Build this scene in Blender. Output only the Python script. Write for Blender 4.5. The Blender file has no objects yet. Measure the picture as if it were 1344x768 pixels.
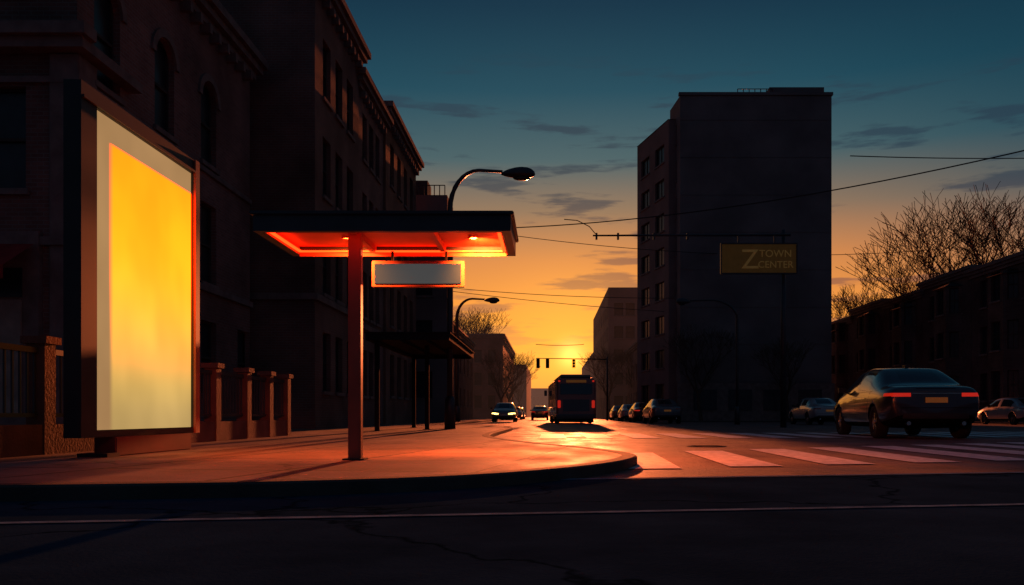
import bpy, bmesh, math, random
from mathutils import Vector, Matrix
from mathutils.bvhtree import BVHTree
random.seed(7)
scene=bpy.context.scene
scene.view_settings.view_transform='Standard'
scene.view_settings.look='None'
scene.view_settings.exposure=0
R=math.radians

# ------------------------------------------------------------ materials
def nodes(m):
    m.use_nodes=True
    return m.node_tree.nodes, m.node_tree.links
def mat(name,col,rough=.8,spec=.3,var=.25,scale=3.0,bump=.0,bscale=40,metal=0,emit=None,es=0,coat=0):
    m=bpy.data.materials.new(name); N,L=nodes(m); b=N['Principled BSDF']
    b.inputs['Roughness'].default_value=rough
    b.inputs['Specular IOR Level'].default_value=spec
    b.inputs['Metallic'].default_value=metal
    b.inputs['Coat Weight'].default_value=coat
    tc=N.new('ShaderNodeTexCoord')
    n=N.new('ShaderNodeTexNoise'); n.inputs['Scale'].default_value=scale; n.inputs['Detail'].default_value=6
    L.new(tc.outputs['Object'],n.inputs['Vector'])
    r=N.new('ShaderNodeValToRGB')
    r.color_ramp.elements[0].position=.3; r.color_ramp.elements[1].position=.7
    r.color_ramp.elements[0].color=tuple(c*(1-var) for c in col)+(1,)
    r.color_ramp.elements[1].color=tuple(min(1,c*(1+var)) for c in col)+(1,)
    L.new(n.outputs['Fac'],r.inputs['Fac']); L.new(r.outputs['Color'],b.inputs['Base Color'])
    if bump:
        n2=N.new('ShaderNodeTexNoise'); n2.inputs['Scale'].default_value=bscale; n2.inputs['Detail'].default_value=4
        L.new(tc.outputs['Object'],n2.inputs['Vector'])
        bp=N.new('ShaderNodeBump'); bp.inputs['Strength'].default_value=bump; bp.inputs['Distance'].default_value=.02
        L.new(n2.outputs['Fac'],bp.inputs['Height']); L.new(bp.outputs['Normal'],b.inputs['Normal'])
    if emit:
        b.inputs['Emission Color'].default_value=tuple(emit)+(1,); b.inputs['Emission Strength'].default_value=es
    return m
def brickmat(name,c1,c2,mortar,scale=1.0,bw=.24,bh=.08):
    m=bpy.data.materials.new(name); N,L=nodes(m); b=N['Principled BSDF']
    b.inputs['Roughness'].default_value=.85; b.inputs['Specular IOR Level'].default_value=.2
    g=N.new('ShaderNodeNewGeometry'); s=N.new('ShaderNodeSeparateXYZ'); L.new(g.outputs['Position'],s.inputs[0])
    a=N.new('ShaderNodeMath'); a.operation='ADD'; L.new(s.outputs[0],a.inputs[0]); L.new(s.outputs[1],a.inputs[1])
    c=N.new('ShaderNodeCombineXYZ'); L.new(a.outputs[0],c.inputs[0]); L.new(s.outputs[2],c.inputs[1])
    t=N.new('ShaderNodeTexBrick'); L.new(c.outputs[0],t.inputs['Vector'])
    t.inputs['Scale'].default_value=scale; t.inputs['Brick Width'].default_value=bw; t.inputs['Row Height'].default_value=bh
    t.inputs['Mortar Size'].default_value=.008
    t.inputs['Color1'].default_value=c1+(1,); t.inputs['Color2'].default_value=c2+(1,); t.inputs['Mortar'].default_value=mortar+(1,)
    n=N.new('ShaderNodeTexNoise'); n.inputs['Scale'].default_value=.6; n.inputs['Detail'].default_value=7
    L.new(g.outputs['Position'],n.inputs['Vector'])
    mr=N.new('ShaderNodeMapRange'); mr.inputs[1].default_value=.3; mr.inputs[2].default_value=.7; mr.inputs[3].default_value=.55; mr.inputs[4].default_value=1.25
    L.new(n.outputs['Fac'],mr.inputs[0])
    mx=N.new('ShaderNodeMix'); mx.data_type='RGBA'; mx.blend_type='MULTIPLY'; mx.inputs[0].default_value=1
    L.new(t.outputs['Color'],mx.inputs[6]); L.new(mr.outputs[0],mx.inputs[7]); L.new(mx.outputs[2],b.inputs['Base Color'])
    bp=N.new('ShaderNodeBump'); bp.inputs['Strength'].default_value=.5; bp.inputs['Distance'].default_value=.01
    inv=N.new('ShaderNodeMath'); inv.operation='SUBTRACT'; inv.inputs[0].default_value=1; L.new(t.outputs['Fac'],inv.inputs[1])
    L.new(inv.outputs[0],bp.inputs['Height']); L.new(bp.outputs['Normal'],b.inputs['Normal'])
    return m
def groundmat(name,c,rough0,rough1,spec,var=.35,crack=True,slab=None,bump=.5):
    m=bpy.data.materials.new(name); N,L=nodes(m); b=N['Principled BSDF']
    b.inputs['Specular IOR Level'].default_value=spec
    g=N.new('ShaderNodeNewGeometry')
    n=N.new('ShaderNodeTexNoise'); n.inputs['Scale'].default_value=.7; n.inputs['Detail'].default_value=8; n.inputs['Roughness'].default_value=.65
    L.new(g.outputs['Position'],n.inputs['Vector'])
    r=N.new('ShaderNodeValToRGB'); r.color_ramp.elements[0].position=.35; r.color_ramp.elements[1].position=.68
    r.color_ramp.elements[0].color=tuple(x*(1-var) for x in c)+(1,); r.color_ramp.elements[1].color=tuple(x*(1+var) for x in c)+(1,)
    L.new(n.outputs['Fac'],r.inputs['Fac'])
    col=r.outputs['Color']
    mr=N.new('ShaderNodeMapRange'); mr.inputs[1].default_value=.35; mr.inputs[2].default_value=.65; mr.inputs[3].default_value=rough0; mr.inputs[4].default_value=rough1
    n3=N.new('ShaderNodeTexNoise'); n3.inputs['Scale'].default_value=1.7; n3.inputs['Detail'].default_value=6
    mp=N.new('ShaderNodeMapping'); mp.inputs['Scale'].default_value=(1,.35,1); L.new(g.outputs['Position'],mp.inputs[0]); L.new(mp.outputs[0],n3.inputs['Vector'])
    L.new(n3.outputs['Fac'],mr.inputs[0]); L.new(mr.outputs[0],b.inputs['Roughness'])
    n2=N.new('ShaderNodeTexNoise'); n2.inputs['Scale'].default_value=60; n2.inputs['Detail'].default_value=3
    L.new(g.outputs['Position'],n2.inputs['Vector'])
    bp=N.new('ShaderNodeBump'); bp.inputs['Strength'].default_value=bump; bp.inputs['Distance'].default_value=.008
    L.new(n2.outputs['Fac'],bp.inputs['Height']); last=bp
    if crack:
        v=N.new('ShaderNodeTexVoronoi'); v.feature='DISTANCE_TO_EDGE'; v.inputs['Scale'].default_value=.35
        nn=N.new('ShaderNodeTexNoise'); nn.inputs['Scale'].default_value=1.5; nn.inputs['Detail'].default_value=5
        L.new(g.outputs['Position'],nn.inputs['Vector'])
        ad=N.new('ShaderNodeMix'); ad.data_type='RGBA'; ad.blend_type='LINEAR_LIGHT'; ad.inputs[0].default_value=.5
        L.new(g.outputs['Position'],ad.inputs[6]); L.new(nn.outputs['Color'],ad.inputs[7]); L.new(ad.outputs[2],v.inputs['Vector'])
        cr=N.new('ShaderNodeMapRange'); cr.inputs[1].default_value=.0; cr.inputs[2].default_value=.012; cr.inputs[3].default_value=.3; cr.inputs[4].default_value=1
        L.new(v.outputs['Distance'],cr.inputs[0])
        mx=N.new('ShaderNodeMix'); mx.data_type='RGBA'; mx.blend_type='MULTIPLY'; mx.inputs[0].default_value=1
        L.new(col,mx.inputs[6]); L.new(cr.outputs[0],mx.inputs[7]); col=mx.outputs[2]
    if slab:
        t=N.new('ShaderNodeTexBrick'); t.offset=0; t.inputs['Scale'].default_value=1; t.inputs['Brick Width'].default_value=slab; t.inputs['Row Height'].default_value=slab
        t.inputs['Mortar Size'].default_value=.02; t.inputs['Color1'].default_value=(1,1,1,1); t.inputs['Color2'].default_value=(.6,.6,.6,1); t.inputs['Mortar'].default_value=(.08,.08,.08,1)
        mp2=N.new('ShaderNodeMapping'); mp2.inputs['Rotation'].default_value=(0,0,R(9)); L.new(g.outputs['Position'],mp2.inputs[0]); L.new(mp2.outputs[0],t.inputs['Vector'])
        mx=N.new('ShaderNodeMix'); mx.data_type='RGBA'; mx.blend_type='MULTIPLY'; mx.inputs[0].default_value=1
        L.new(col,mx.inputs[6]); L.new(t.outputs['Color'],mx.inputs[7]); col=mx.outputs[2]
        b2=N.new('ShaderNodeBump'); b2.invert=True; b2.inputs['Strength'].default_value=.8; b2.inputs['Distance'].default_value=.01
        L.new(t.outputs['Fac'],b2.inputs['Height']); L.new(last.outputs['Normal'],b2.inputs['Normal']); last=b2
    L.new(col,b.inputs['Base Color']); L.new(last.outputs['Normal'],b.inputs['Normal'])
    return m

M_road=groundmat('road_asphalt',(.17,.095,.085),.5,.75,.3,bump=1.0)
M_cross=groundmat('shaded_asphalt',(.018,.048,.08),.85,1,.0,bump=.25)  # near-black bluish colour stands in for shade over the foreground
M_pave=groundmat('pavement_concrete',(.25,.19,.16),.6,.85,.15,var=.4,slab=1.5)
M_kerb=mat('kerb_stone',(.07,.065,.06),.85,.15,bump=.3)
M_ground=groundmat('ground_earth',(.06,.055,.05),.8,.95,.2,crack=False)
M_paint=mat('road_paint',(.78,.78,.76),.6,.4,var=.35,scale=9,bump=.2)
M_shaded_paint=mat('shaded_road_paint',(.15,.27,.36),.8,.0,var=.4,scale=7,bump=.2)  # line paint darkened and blued, dim dusk light put into the colour
M_brickA=brickmat('brick_brown',(.25,.13,.11),(.19,.10,.085),(.22,.19,.17))
M_brickB=brickmat('brick_dark',(.22,.11,.09),(.18,.10,.085),(.2,.17,.15))
M_brickC=brickmat('brick_orange',(.3,.14,.09),(.25,.12,.08),(.2,.16,.14))
M_brickR=brickmat('brick_row',(.15,.085,.075),(.11,.065,.06),(.12,.11,.1))
M_stone=mat('sandstone_trim',(.19,.15,.135),.85,.2,bump=.3,bscale=15)
M_conc=mat('tower_concrete',(.17,.15,.145),.85,.2,scale=.35,var=.25,bump=.2,bscale=6)
M_concD=mat('tower_concrete_side',(.2,.15,.14),.85,.2,scale=.5,var=.2)
M_far=mat('far_wall',(.24,.17,.14),.9,.1,scale=.2)
M_glass=mat('window_glass',(.02,.03,.037),.3,.4,var=.3)
M_frame=mat('window_frame',(.06,.05,.045),.7,.2)
M_roof=mat('roof_felt',(.06,.06,.06),.9,.1)
M_black=mat('black_metal',(.02,.02,.022),.5,.4)
M_matt=mat('matt_black_metal',(.02,.02,.022),.9,.1)
M_steel=mat('painted_steel',(.05,.05,.055),.4,.5,var=.15,metal=.3)
M_reddish=mat('reddish_frame',(.3,.09,.05),.45,.4,var=.2)
M_can=mat('canopy_shell',(.035,.045,.055),.5,.4,var=.2)
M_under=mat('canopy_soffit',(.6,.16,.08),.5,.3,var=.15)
M_wood=mat('door_wood',(.3,.25,.2),.6,.3)
M_awn=mat('awning_fabric',(.3,.03,.03),.8,.1)
M_bark=mat('tree_bark',(.09,.065,.05),.9,.1)

# ------------------------------------------------------------ helpers
def newobj(name,me,parent=None,mats=()):
    o=bpy.data.objects.new(name,me); scene.collection.objects.link(o)
    for m in mats: me.materials.append(m)
    if parent is not None:
        o.parent=parent; o.matrix_parent_inverse=Matrix.Translation(-parent.location)
    return o
def empty(name,loc=(0,0,0)):
    e=bpy.data.objects.new(name,None); e.empty_display_size=.3; e.location=loc
    scene.collection.objects.link(e); return e
def bmobj(name,bm,parent,mats,smooth=False):
    me=bpy.data.meshes.new(name); bmesh.ops.recalc_face_normals(bm,faces=bm.faces); bm.to_mesh(me); bm.free()
    if smooth:
        for p in me.polygons: p.use_smooth=True
    return newobj(name,me,parent,mats)
def bbox(bm,x0,x1,y0,y1,z0,z1,mi=0,M=None):
    vs=[bm.verts.new((x,y,z)) for x in(x0,x1) for y in(y0,y1) for z in(z0,z1)]
    if M is not None:
        for v in vs: v.co=M@v.co
    for q in((0,1,3,2),(4,6,7,5),(0,4,5,1),(2,3,7,6),(0,2,6,4),(1,5,7,3)):
        f=bm.faces.new([vs[i] for i in q]); f.material_index=mi
    return vs
def box(name,x0,x1,y0,y1,z0,z1,m,parent=None,bevel=0,M=None):
    bm=bmesh.new(); bbox(bm,x0,x1,y0,y1,z0,z1,0,M)
    if bevel: bmesh.ops.bevel(bm,geom=bm.edges[:],offset=bevel,segments=2,affect='EDGES')
    return bmobj(name,bm,parent,[m])
def addtube(bm,pts,radii,sides=8,mi=0,cap=True):
    pts=[Vector(p) for p in pts]
    if not hasattr(radii,'__len__'): radii=[radii]*len(pts)
    rings=[]
    for i,p in enumerate(pts):
        d=(pts[min(i+1,len(pts)-1)]-pts[max(i-1,0)]).normalized()
        up=Vector((0,0,1)) if abs(d.z)<.9 else Vector((0,1,0))
        a=d.cross(up).normalized(); b=d.cross(a)
        rings.append([bm.verts.new(p+radii[i]*(math.cos(t)*a+math.sin(t)*b)) for t in [2*math.pi*k/sides for k in range(sides)]])
    for i in range(len(rings)-1):
        for k in range(sides):
            f=bm.faces.new((rings[i][k],rings[i][(k+1)%sides],rings[i+1][(k+1)%sides],rings[i+1][k])); f.material_index=mi; f.smooth=True
    if cap:
        for r in(rings[0],rings[-1]):
            f=bm.faces.new(r); f.material_index=mi
def tube(name,pts,radii,m,parent=None,sides=8):
    bm=bmesh.new(); addtube(bm,pts,radii,sides); 
    me=bpy.data.meshes.new(name); bmesh.ops.recalc_face_normals(bm,faces=bm.faces); bm.to_mesh(me); bm.free()
    return newobj(name,me,parent,[m])
def sheet(name,pts,z,m,parent=None):
    me=bpy.data.meshes.new(name); me.from_pydata([(p[0],p[1],z) for p in pts],[],[list(range(len(pts)))]); me.update()
    o=newobj(name,me,parent,[m])
    if me.polygons[0].normal.z<0: me.flip_normals()
    return o

# ------------------------------------------------------------ ground, roads, pavement
sheet('ground',[(-2500,-400),(2500,-400),(2500,4000),(-2500,4000)],0,M_ground)
def yb(x): return 6.62+.2*x      # boundary of cross street
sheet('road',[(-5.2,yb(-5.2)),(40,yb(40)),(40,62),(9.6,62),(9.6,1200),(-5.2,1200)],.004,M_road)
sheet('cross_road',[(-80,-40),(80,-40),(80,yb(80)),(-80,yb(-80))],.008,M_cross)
def linestrip(name,x0,x1,f,w,m):
    bm=bmesh.new(); n=40; prev=None
    for i in range(n+1):
        x=x0+(x1-x0)*i/n; y=f(x)
        a=bm.verts.new((x,y-w/2,.0125)); b=bm.verts.new((x,y+w/2,.0125))
        if prev: bm.faces.new((prev[0],a,b,prev[1]))
        prev=(a,b)
    return bmobj(name,bm,None,[m])
linestrip('lane_line',-30,30,lambda x:4.36+.157*x,.075,M_shaded_paint)
linestrip('stop_line',-.2,30,lambda x:6.62+.2*x,.1,M_shaded_paint)
bm=bmesh.new()
for k in range(11):
    x=.85+k*1.07; y0=7.95+k*.36; y1=11.3+k*.62
    q=[(x-.12,y0),(x+.42,y0+.06),(x+.56,y1+.06),(x,y1)]
    bm.faces.new([bm.verts.new((a,b,.0125)) for a,b in q])
bmobj('crosswalk_marking',bm,None,[M_paint])
bm=bmesh.new()
for k in range(15):
    x=-.2+k*1.05
    q=[(x,18.3+.1*k),(x+.6,18.3+.1*k),(x+.6,22.6+.25*k),(x,22.6+.25*k)]
    bm.faces.new([bm.verts.new((a,b,.0125)) for a,b in q])
bmobj('crosswalk_marking',bm,None,[M_paint])
bm=bmesh.new()
for k in range(30):
    y=30+k*9
    bm.faces.new([bm.verts.new((a,b,.0125)) for a,b in [(2.75,y),(2.88,y),(2.88,y+3),(2.75,y+3)]])
bmobj('centre_line_marking',bm,None,[M_paint])
for (x,y) in((2.6,13.8),(1.2,27)):
    e=empty('manhole_cover',(x,y,.01)); bm=bmesh.new()
    bmesh.ops.create_cone(bm,segments=28,radius1=.32,radius2=.32,depth=.008,cap_ends=True,matrix=Matrix.Translation((x,y,.012)))
    for a in range(-3,4): bbox(bm,x-.22,x+.22,y+a*.07-.012,y+a*.07+.012,.0165,.02)
    bmobj('cover',bm,e,[M_steel])

def smoothpts(ctrl,n=8):
    out=[]
    for i in range(len(ctrl)-1):
        p0=Vector(ctrl[max(i-1,0)]);p1=Vector(ctrl[i]);p2=Vector(ctrl[i+1]);p3=Vector(ctrl[min(i+2,len(ctrl)-1)])
        for k in range(n):
            t=k/n
            out.append(.5*((2*p1)+(-p0+p2)*t+(2*p0-5*p1+4*p2-p3)*t*t+(-p0+3*p1-3*p2+p3)*t**3))
    out.append(Vector(ctrl[-1])); return out
def pavement(name,edge,close_pts,kname,h=.1,kw=.16):
    nrm=[]
    for i in range(len(edge)):
        d=(edge[min(i+1,len(edge)-1)]-edge[max(i-1,0)]).normalized(); nrm.append(Vector((-d.y,d.x)))
    inner=[e+n*kw for e,n in zip(edge,nrm)]
    sheet(name,[(p.x,p.y) for p in inner]+close_pts,h,M_pave)
    bm=bmesh.new(); prev=None
    for e,i in zip(edge,inner):
        r=[bm.verts.new((e.x,e.y,0)),bm.verts.new((e.x,e.y,h-.01)),bm.verts.new((e.x+(i.x-e.x)*.12,e.y+(i.y-e.y)*.12,h+.004)),bm.verts.new((i.x,i.y,h+.004)),bm.verts.new((i.x,i.y,0))]
        if prev:
            for k in range(4): bm.faces.new((prev[k],r[k],r[k+1],prev[k+1]))
        prev=r
    bmobj(kname,bm,None,[M_kerb])
e=smoothpts([(-60,-3.6),(-20,2.4),(-8,4.25),(-3.2,4.98),(-1.6,5.3),(-.5,5.9),(.35,7.0),(.85,8.3),(.9,9.4),(.5,11),(-.3,13.2),(-1.1,16.5),(-1.3,20),(-1.3,30),(-2.4,34),(-4.4,37),(-4.9,41),(-4.9,60)])+[Vector((-4.9,500))]
pavement('pavement',e,[(-60,500)],'kerb')
e2=[Vector((9.7,500)),Vector((9.7,63.5))]+smoothpts([(9.75,63),(10,62.3),(10.8,62)])[1:]+[Vector((27,62)),Vector((27.2,61.5)),Vector((27.3,20)),Vector((60,20))]
pavement('pavement',e2,[(200,20),(200,500)],'kerb')

# ------------------------------------------------------------ buildings
def facade(bm,o,u,n,W,H,wins,depth=.2,bars=(1,1),sill=True):
    o=Vector(o);u=Vector(u).normalized();n=Vector(n).normalized();Z=Vector((0,0,1))
    P=lambda a,b,d=0:o+u*a+Z*b-n*d
    def quad(pts,mi):
        f=bm.faces.new([bm.verts.new(p) for p in pts]); f.material_index=mi
    us=sorted({0,W}|{round(w[0],4) for w in wins}|{round(w[1],4) for w in wins})
    vs=sorted({0,H}|{round(w[2],4) for w in wins}|{round(w[3],4) for w in wins})
    for i in range(len(us)-1):
        for j in range(len(vs)-1):
            cu=(us[i]+us[i+1])/2;cv=(vs[j]+vs[j+1])/2
            if any(w[0]<cu<w[1] and w[2]<cv<w[3] for w in wins): continue
            quad([P(us[i],vs[j]),P(us[i+1],vs[j]),P(us[i+1],vs[j+1]),P(us[i],vs[j+1])],0)
    for w in wins:
        a,b,c,d=w[:4]; arch=len(w)>4 and w[4]
        quad([P(a,c,depth),P(b,c,depth),P(b,d,depth),P(a,d,depth)],1)
        for s,t in(((a,c),(b,c)),((b,c),(b,d)),((b,d),(a,d)),((a,d),(a,c))):
            quad([P(*s),P(*t),P(t[0],t[1],depth),P(s[0],s[1],depth)],0)
        def bar(a0,b0,a1,b1,mi=2,d0=depth-.005,d1=depth-.06):
            v=[P(a0,b0,d0),P(a1,b0,d0),P(a1,b1,d0),P(a0,b1,d0),P(a0,b0,d1),P(a1,b0,d1),P(a1,b1,d1),P(a0,b1,d1)]
            v=[bm.verts.new(x) for x in v]
            for q in((4,5,6,7),(0,4,7,3),(1,2,6,5),(0,1,5,4),(3,7,6,2)):
                f=bm.faces.new([v[i] for i in q]); f.material_index=mi
        t=.05
        bar(a,c,a+t,d);bar(b-t,c,b,d);bar(a+t,c,b-t,c+t);bar(a+t,d-t,b-t,d)
        for k in range(bars[0]):
            x=a+(b-a)*(k+1)/(bars[0]+1); bar(x-.02,c+t,x+.02,d-t,2,depth-.006,depth-.045)
        for k in range(bars[1]):
            y=c+(d-c)*(k+1)/(bars[1]+1); bar(a+t,y-.03,b-t,y+.03,2,depth-.006,depth-.07)
        if arch:
            r=(b-a)/2; cx=(a+b)/2; cy=d-r; m=8
            for sgn in(-1,1):
                pts=[(cx+sgn*r*math.cos(q*math.pi/2/m),cy+r*math.sin(q*math.pi/2/m)) for q in range(m+1)]
                corner=(cx+sgn*r,d)
                for q in range(m):
                    v=[P(*corner,-.002),P(*pts[q],-.002),P(*pts[q+1],-.002)]
                    quad(v,0)
                    quad([P(*pts[q],-.002),P(*pts[q+1],-.002),P(*pts[q+1],depth-.07),P(*pts[q],depth-.07)],0)
                for q in range(m):
                    A=[(cx+sgn*rr*math.cos(z*math.pi/2/m),cy+rr*math.sin(z*math.pi/2/m)) for rr in(r+.02,r+.2) for z in(q,q+1)]
                    quad([P(*A[0],-.06),P(*A[1],-.06),P(*A[3],-.06),P(*A[2],-.06)],3)
                    quad([P(*A[2],-.06),P(*A[3],-.06),P(*A[3],0),P(*A[2],0)],3)
                    quad([P(*A[0],-.06),P(*A[1],-.06),P(*A[1],0),P(*A[0],0)],3)
        if sill:
            v=[P(a-.08,c-.12,-.08),P(b+.08,c-.12,-.08),P(b+.08,c-.003,-.08),P(a-.08,c-.003,-.08),P(a-.08,c-.12,0),P(b+.08,c-.12,0),P(b+.08,c-.003,0),P(a-.08,c-.003,0)]
            v=[bm.verts.new(x) for x in v]
            for q in((0,1,2,3),(0,4,5,1),(3,2,6,7),(0,3,7,4),(1,5,6,2)):
                f=bm.faces.new([v[i] for i in q]); f.material_index=3
def wingrid(W,n,w,floors,z0,fh,h,arch=False,margin=.6,skip=()):
    out=[];p=(W-2*margin)/n
    for i in range(n):
        c=margin+p*(i+.5)
        for j in range(floors):
            if (i,j) in skip: continue
            out.append((c-w/2,c+w/2,z0+fh*j,z0+fh*j+h,arch))
    return out
def block(name,x0,x1,y0,y1,h,wall,front=(),left=(),right=(),back=(),cornice=.35,parapet=.5,bars=(0,1),z0=0,sill=True,band=()):
    e=empty(name,((x0+x1)/2,(y0+y1)/2,0))
    bm=bmesh.new()
    facade(bm,(x0,y0,z0),(1,0,0),(0,-1,0),x1-x0,h-z0,list(front),bars=bars,sill=sill)
    facade(bm,(x1,y0,z0),(0,1,0),(1,0,0),y1-y0,h-z0,list(right),bars=bars,sill=sill)
    facade(bm,(x0,y0,z0),(0,1,0),(-1,0,0),y1-y0,h-z0,list(left),bars=bars,sill=sill)
    facade(bm,(x0,y1,z0),(1,0,0),(0,1,0),x1-x0,h-z0,list(back),bars=bars,sill=sill)
    me=bpy.data.meshes.new('walls'); bm.to_mesh(me); bm.free()
    newobj('walls',me,e,[wall,M_glass,M_frame,M_stone])
    box('roof',x0+.25,x1-.25,y0+.25,y1-.25,h-.4,h-.2,M_roof,e)
    if cornice:
        c=cornice
        bm=bmesh.new()
        for k,(pr,za,zb) in enumerate(((c*.35,h-.55,h-.35),(c*.7,h-.347,h-.15),(c,h-.147,h+.08))):
            bbox(bm,x0-pr,x1+pr,y0-pr,y0-.002,za,zb); bbox(bm,x0-pr,x1+pr,y1+.002,y1+pr,za,zb)
            bbox(bm,x0-pr,x0-.002,y0-.001,y1+.001,za,zb); bbox(bm,x1+.002,x1+pr,y0-.001,y1+.001,za,zb)
        n=int((y1-y0)/.6)
        for k in range(n):
            yy=y0+.3+k*(y1-y0-.3)/n
            bbox(bm,x1+.003,x1+c*.6,yy,yy+.15,h-.8,h-.553); 
        bmobj('cornice',bm,e,[M_stone])
        box('parapet_cap',x0-.05,x1+.05,y0-.05,y1+.05,h+.083,h+.14,M_stone,e)
    for (z,t,pr) in band:
        bm=bmesh.new()
        bbox(bm,x0-pr,x1+pr,y0-pr,y0-.002,z,z+t); bbox(bm,x1+.002,x1+pr,y0-.001,y1,z,z+t)
        bmobj('string_course',bm,e,[M_stone])
    return e
wr=[]
for k in range(4):
    y=17.1+k*2.55-16
    if y+.6<9.2: wr.append((y-.5,y+.5,7.15,9.32,True)); wr.append((y-.5,y+.5,4.0,6.1))
for k in range(4):
    y=17.1+k*2.55-16
    if y<9: wr.append((y-.5,y+.5,1.1,3.0))
fr=[]
for k in range(5):
    x=11-1.0-k*2.6-.13
    fr.append((x-.45-.3,x+.4-.25,4.84,6.8)); fr.append((x-.75,x+.15,8.6,10.3,True))
    if k>0: fr.append((x-.75,x+.15,1.2,3.2))
A=block('brick_building',-20,-9,16,25.2,11.2,M_brickA,front=[(w[0],w[1],w[2],w[3],len(w)>4) for w in fr],right=wr,cornice=.45,band=[(3.75,.16,.12),(6.85,.12,.08)])
bm=bmesh.new(); bbox(bm,-20.3,-8.72,15.68,15.997,7.42,7.62); bbox(bm,-20.4,-8.62,15.55,15.997,7.623,7.85); bbox(bm,-8.997,-8.72,15.99,18,7.42,7.62); 
bmobj('entrance_cornice',bm,A,[M_stone])
box('door_surround',-11.2,-9.65,15.85,15.995,.1,4.0,M_stone,A)
box('front_door',-10.95,-9.95,15.8,15.848,.5,2.7,M_wood,A,.01)
box('transom_glass',-10.95,-9.95,15.82,15.848,2.75,3.3,M_glass,A)
for k in range(3): box('entrance_step_%d'%k,-11.4,-9.4,15.0+.25*k,15.79,.1+.13*k,.1+.13*(k+1)-.001,M_stone,A)
me=bpy.data.meshes.new('awning'); me.from_pydata([(-11.4,15.8,3.75),(-9.7,15.8,3.75),(-9.7,14.9,3.2),(-11.4,14.9,3.2),(-11.4,14.9,2.95),(-9.7,14.9,2.95)],[],[(0,1,2,3),(3,2,5,4)]); newobj('awning',me,A,[M_awn])
box('corner_pilaster',-9.5,-8.93,15.93,16.6,.1,7.4,M_stone,A,.02)
block('apartment_building',-19,-7.25,26,32,14.4,M_brickB,front=wingrid(11.75,4,1.1,4,1.2,3.3,1.9,skip=((3,0),(3,1),(3,2),(3,3))),right=wingrid(6,3,.95,4,1.3,3.15,1.9),cornice=.4,band=[(4.1,.2,.1)])
block('apartment_building',-19,-7.3,32.05,37,13.6,M_brickA,right=wingrid(4.95,3,.8,4,1.3,3.1,1.8),cornice=.4,band=[(3.9,.2,.1)])
block('apartment_building',-19,-7.2,37.05,45.5,14.2,M_brickC,right=wingrid(8.45,4,.95,4,1.4,3.2,1.9),cornice=.4,band=[(4.0,.2,.1)])
E=block('office_building',-12,-5.75,47.5,50.5,13.0,M_conc,front=wingrid(6.25,3,1.2,4,1.5,2.9,1.5),right=wingrid(3,1,1.2,4,1.5,2.9,1.5),cornice=0)
bm=bmesh.new()
for k in range(8):
    addtube(bm,[(-8+k*.3,47.7,12.8),(-8+k*.3,47.7,13.6)],.03,5)
addtube(bm,[(-8,47.7,13.6),(-5.9,47.7,13.6)],.03,5); bbox(bm,-8.2,-7,48.5,50,12.85,14.1)
bmobj('roof_railing',bm,E,[M_black])
block('warehouse_building',-19,-9,52,100,9,M_brickB,right=wingrid(48,12,1.4,2,1.5,3.4,1.8),front=[],cornice=.3)
block('corner_building',-13,-6.2,114,150,11.5,M_brickB,front=wingrid(6.8,3,1,3,1.5,3.1,1.7),right=wingrid(36,9,1.4,3,1.5,3.1,1.7),cornice=.3)
T=empty('apartment_tower',(16,70,0))
bm=bmesh.new()
facade(bm,(10.2,65,0),(1,0,0),(0,-1,0),11.75,25.3,[],depth=.2)
facade(bm,(21.95,65,0),(0,1,0),(1,0,0),16,25.3,wingrid(16,4,1.4,8,1.6,2.9,1.5))
facade(bm,(10.2,65,0),(-.1,1,0),(-1,0,0),3.2,25.3,wingrid(3.2,1,1.2,8,1.6,2.9,1.5,margin=.3))
facade(bm,(10.2,81,0),(1,0,0),(0,1,0),11.75,25.3,[])
me=bpy.data.meshes.new('main_walls'); bm.to_mesh(me); bm.free(); newobj('main_walls',me,T,[M_conc,M_glass,M_frame,M_conc])
bm=bmesh.new()
d=Vector((-.26,1,0)).normalized(); n=Vector((-1,-.26,0)).normalized()
Lw=7.0
facade(bm,(9.5,66.3,0),d,n,Lw,23.9,wingrid(Lw,2,1.9,8,1.6,2.75,1.45,margin=.3),bars=(1,0))
p=Vector((9.5,66.3,0))+d*Lw
facade(bm,(9.5,66.3,0),(1,0,0),(0,-1,0),.7,23.9,[])
facade(bm,tuple(p),(1,0,0),(0,1,0),6,23.9,[])
me=bpy.data.meshes.new('wing_walls'); bm.to_mesh(me); bm.free(); newobj('wing_walls',me,T,[M_concD,M_glass,M_frame,M_conc])
me=bpy.data.meshes.new('wing_roof'); me.from_pydata([(9.45,66.25,23.93),(12,66.25,23.93),(14,p.y+.05,23.93),(p.x-.06,p.y+.05,23.93)],[],[(0,1,2,3)]); newobj('wing_roof',me,T,[M_roof])
box('roof',10.2,21.95,65.02,81,25.2,25.32,M_roof,T)
box('parapet',10.1,22.05,64.9,65.25,25.32,25.55,M_conc,T)
box('lift_overrun',17.4,21.7,66,72,25.33,26.35,M_conc,T)
bm=bmesh.new()
for k in range(7): addtube(bm,[(14.8+k*.45,65.6,25.3),(14.8+k*.45,65.6,26.05)],.035,5)
addtube(bm,[(14.8,65.6,26.05),(17.5,65.6,26.05)],.035,5)
bmobj('roof_railing',bm,T,[M_black])
bm=bmesh.new()
for k in range(1,9): bbox(bm,10.2,21.95,64.975,64.998,.2+2.9*k,.25+2.9*k)
bmobj('floor_band',bm,T,[M_conc])
box('plinth',10.0,22.1,64.75,64.99,.1,3.0,M_stone,T)
bm=bmesh.new()
for k in range(4):
    bbox(bm,11.2+k*2.7,13.0+k*2.7,64.70,64.748,.9,2.5)
bmobj('ground_floor_window',bm,T,[M_glass])
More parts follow.
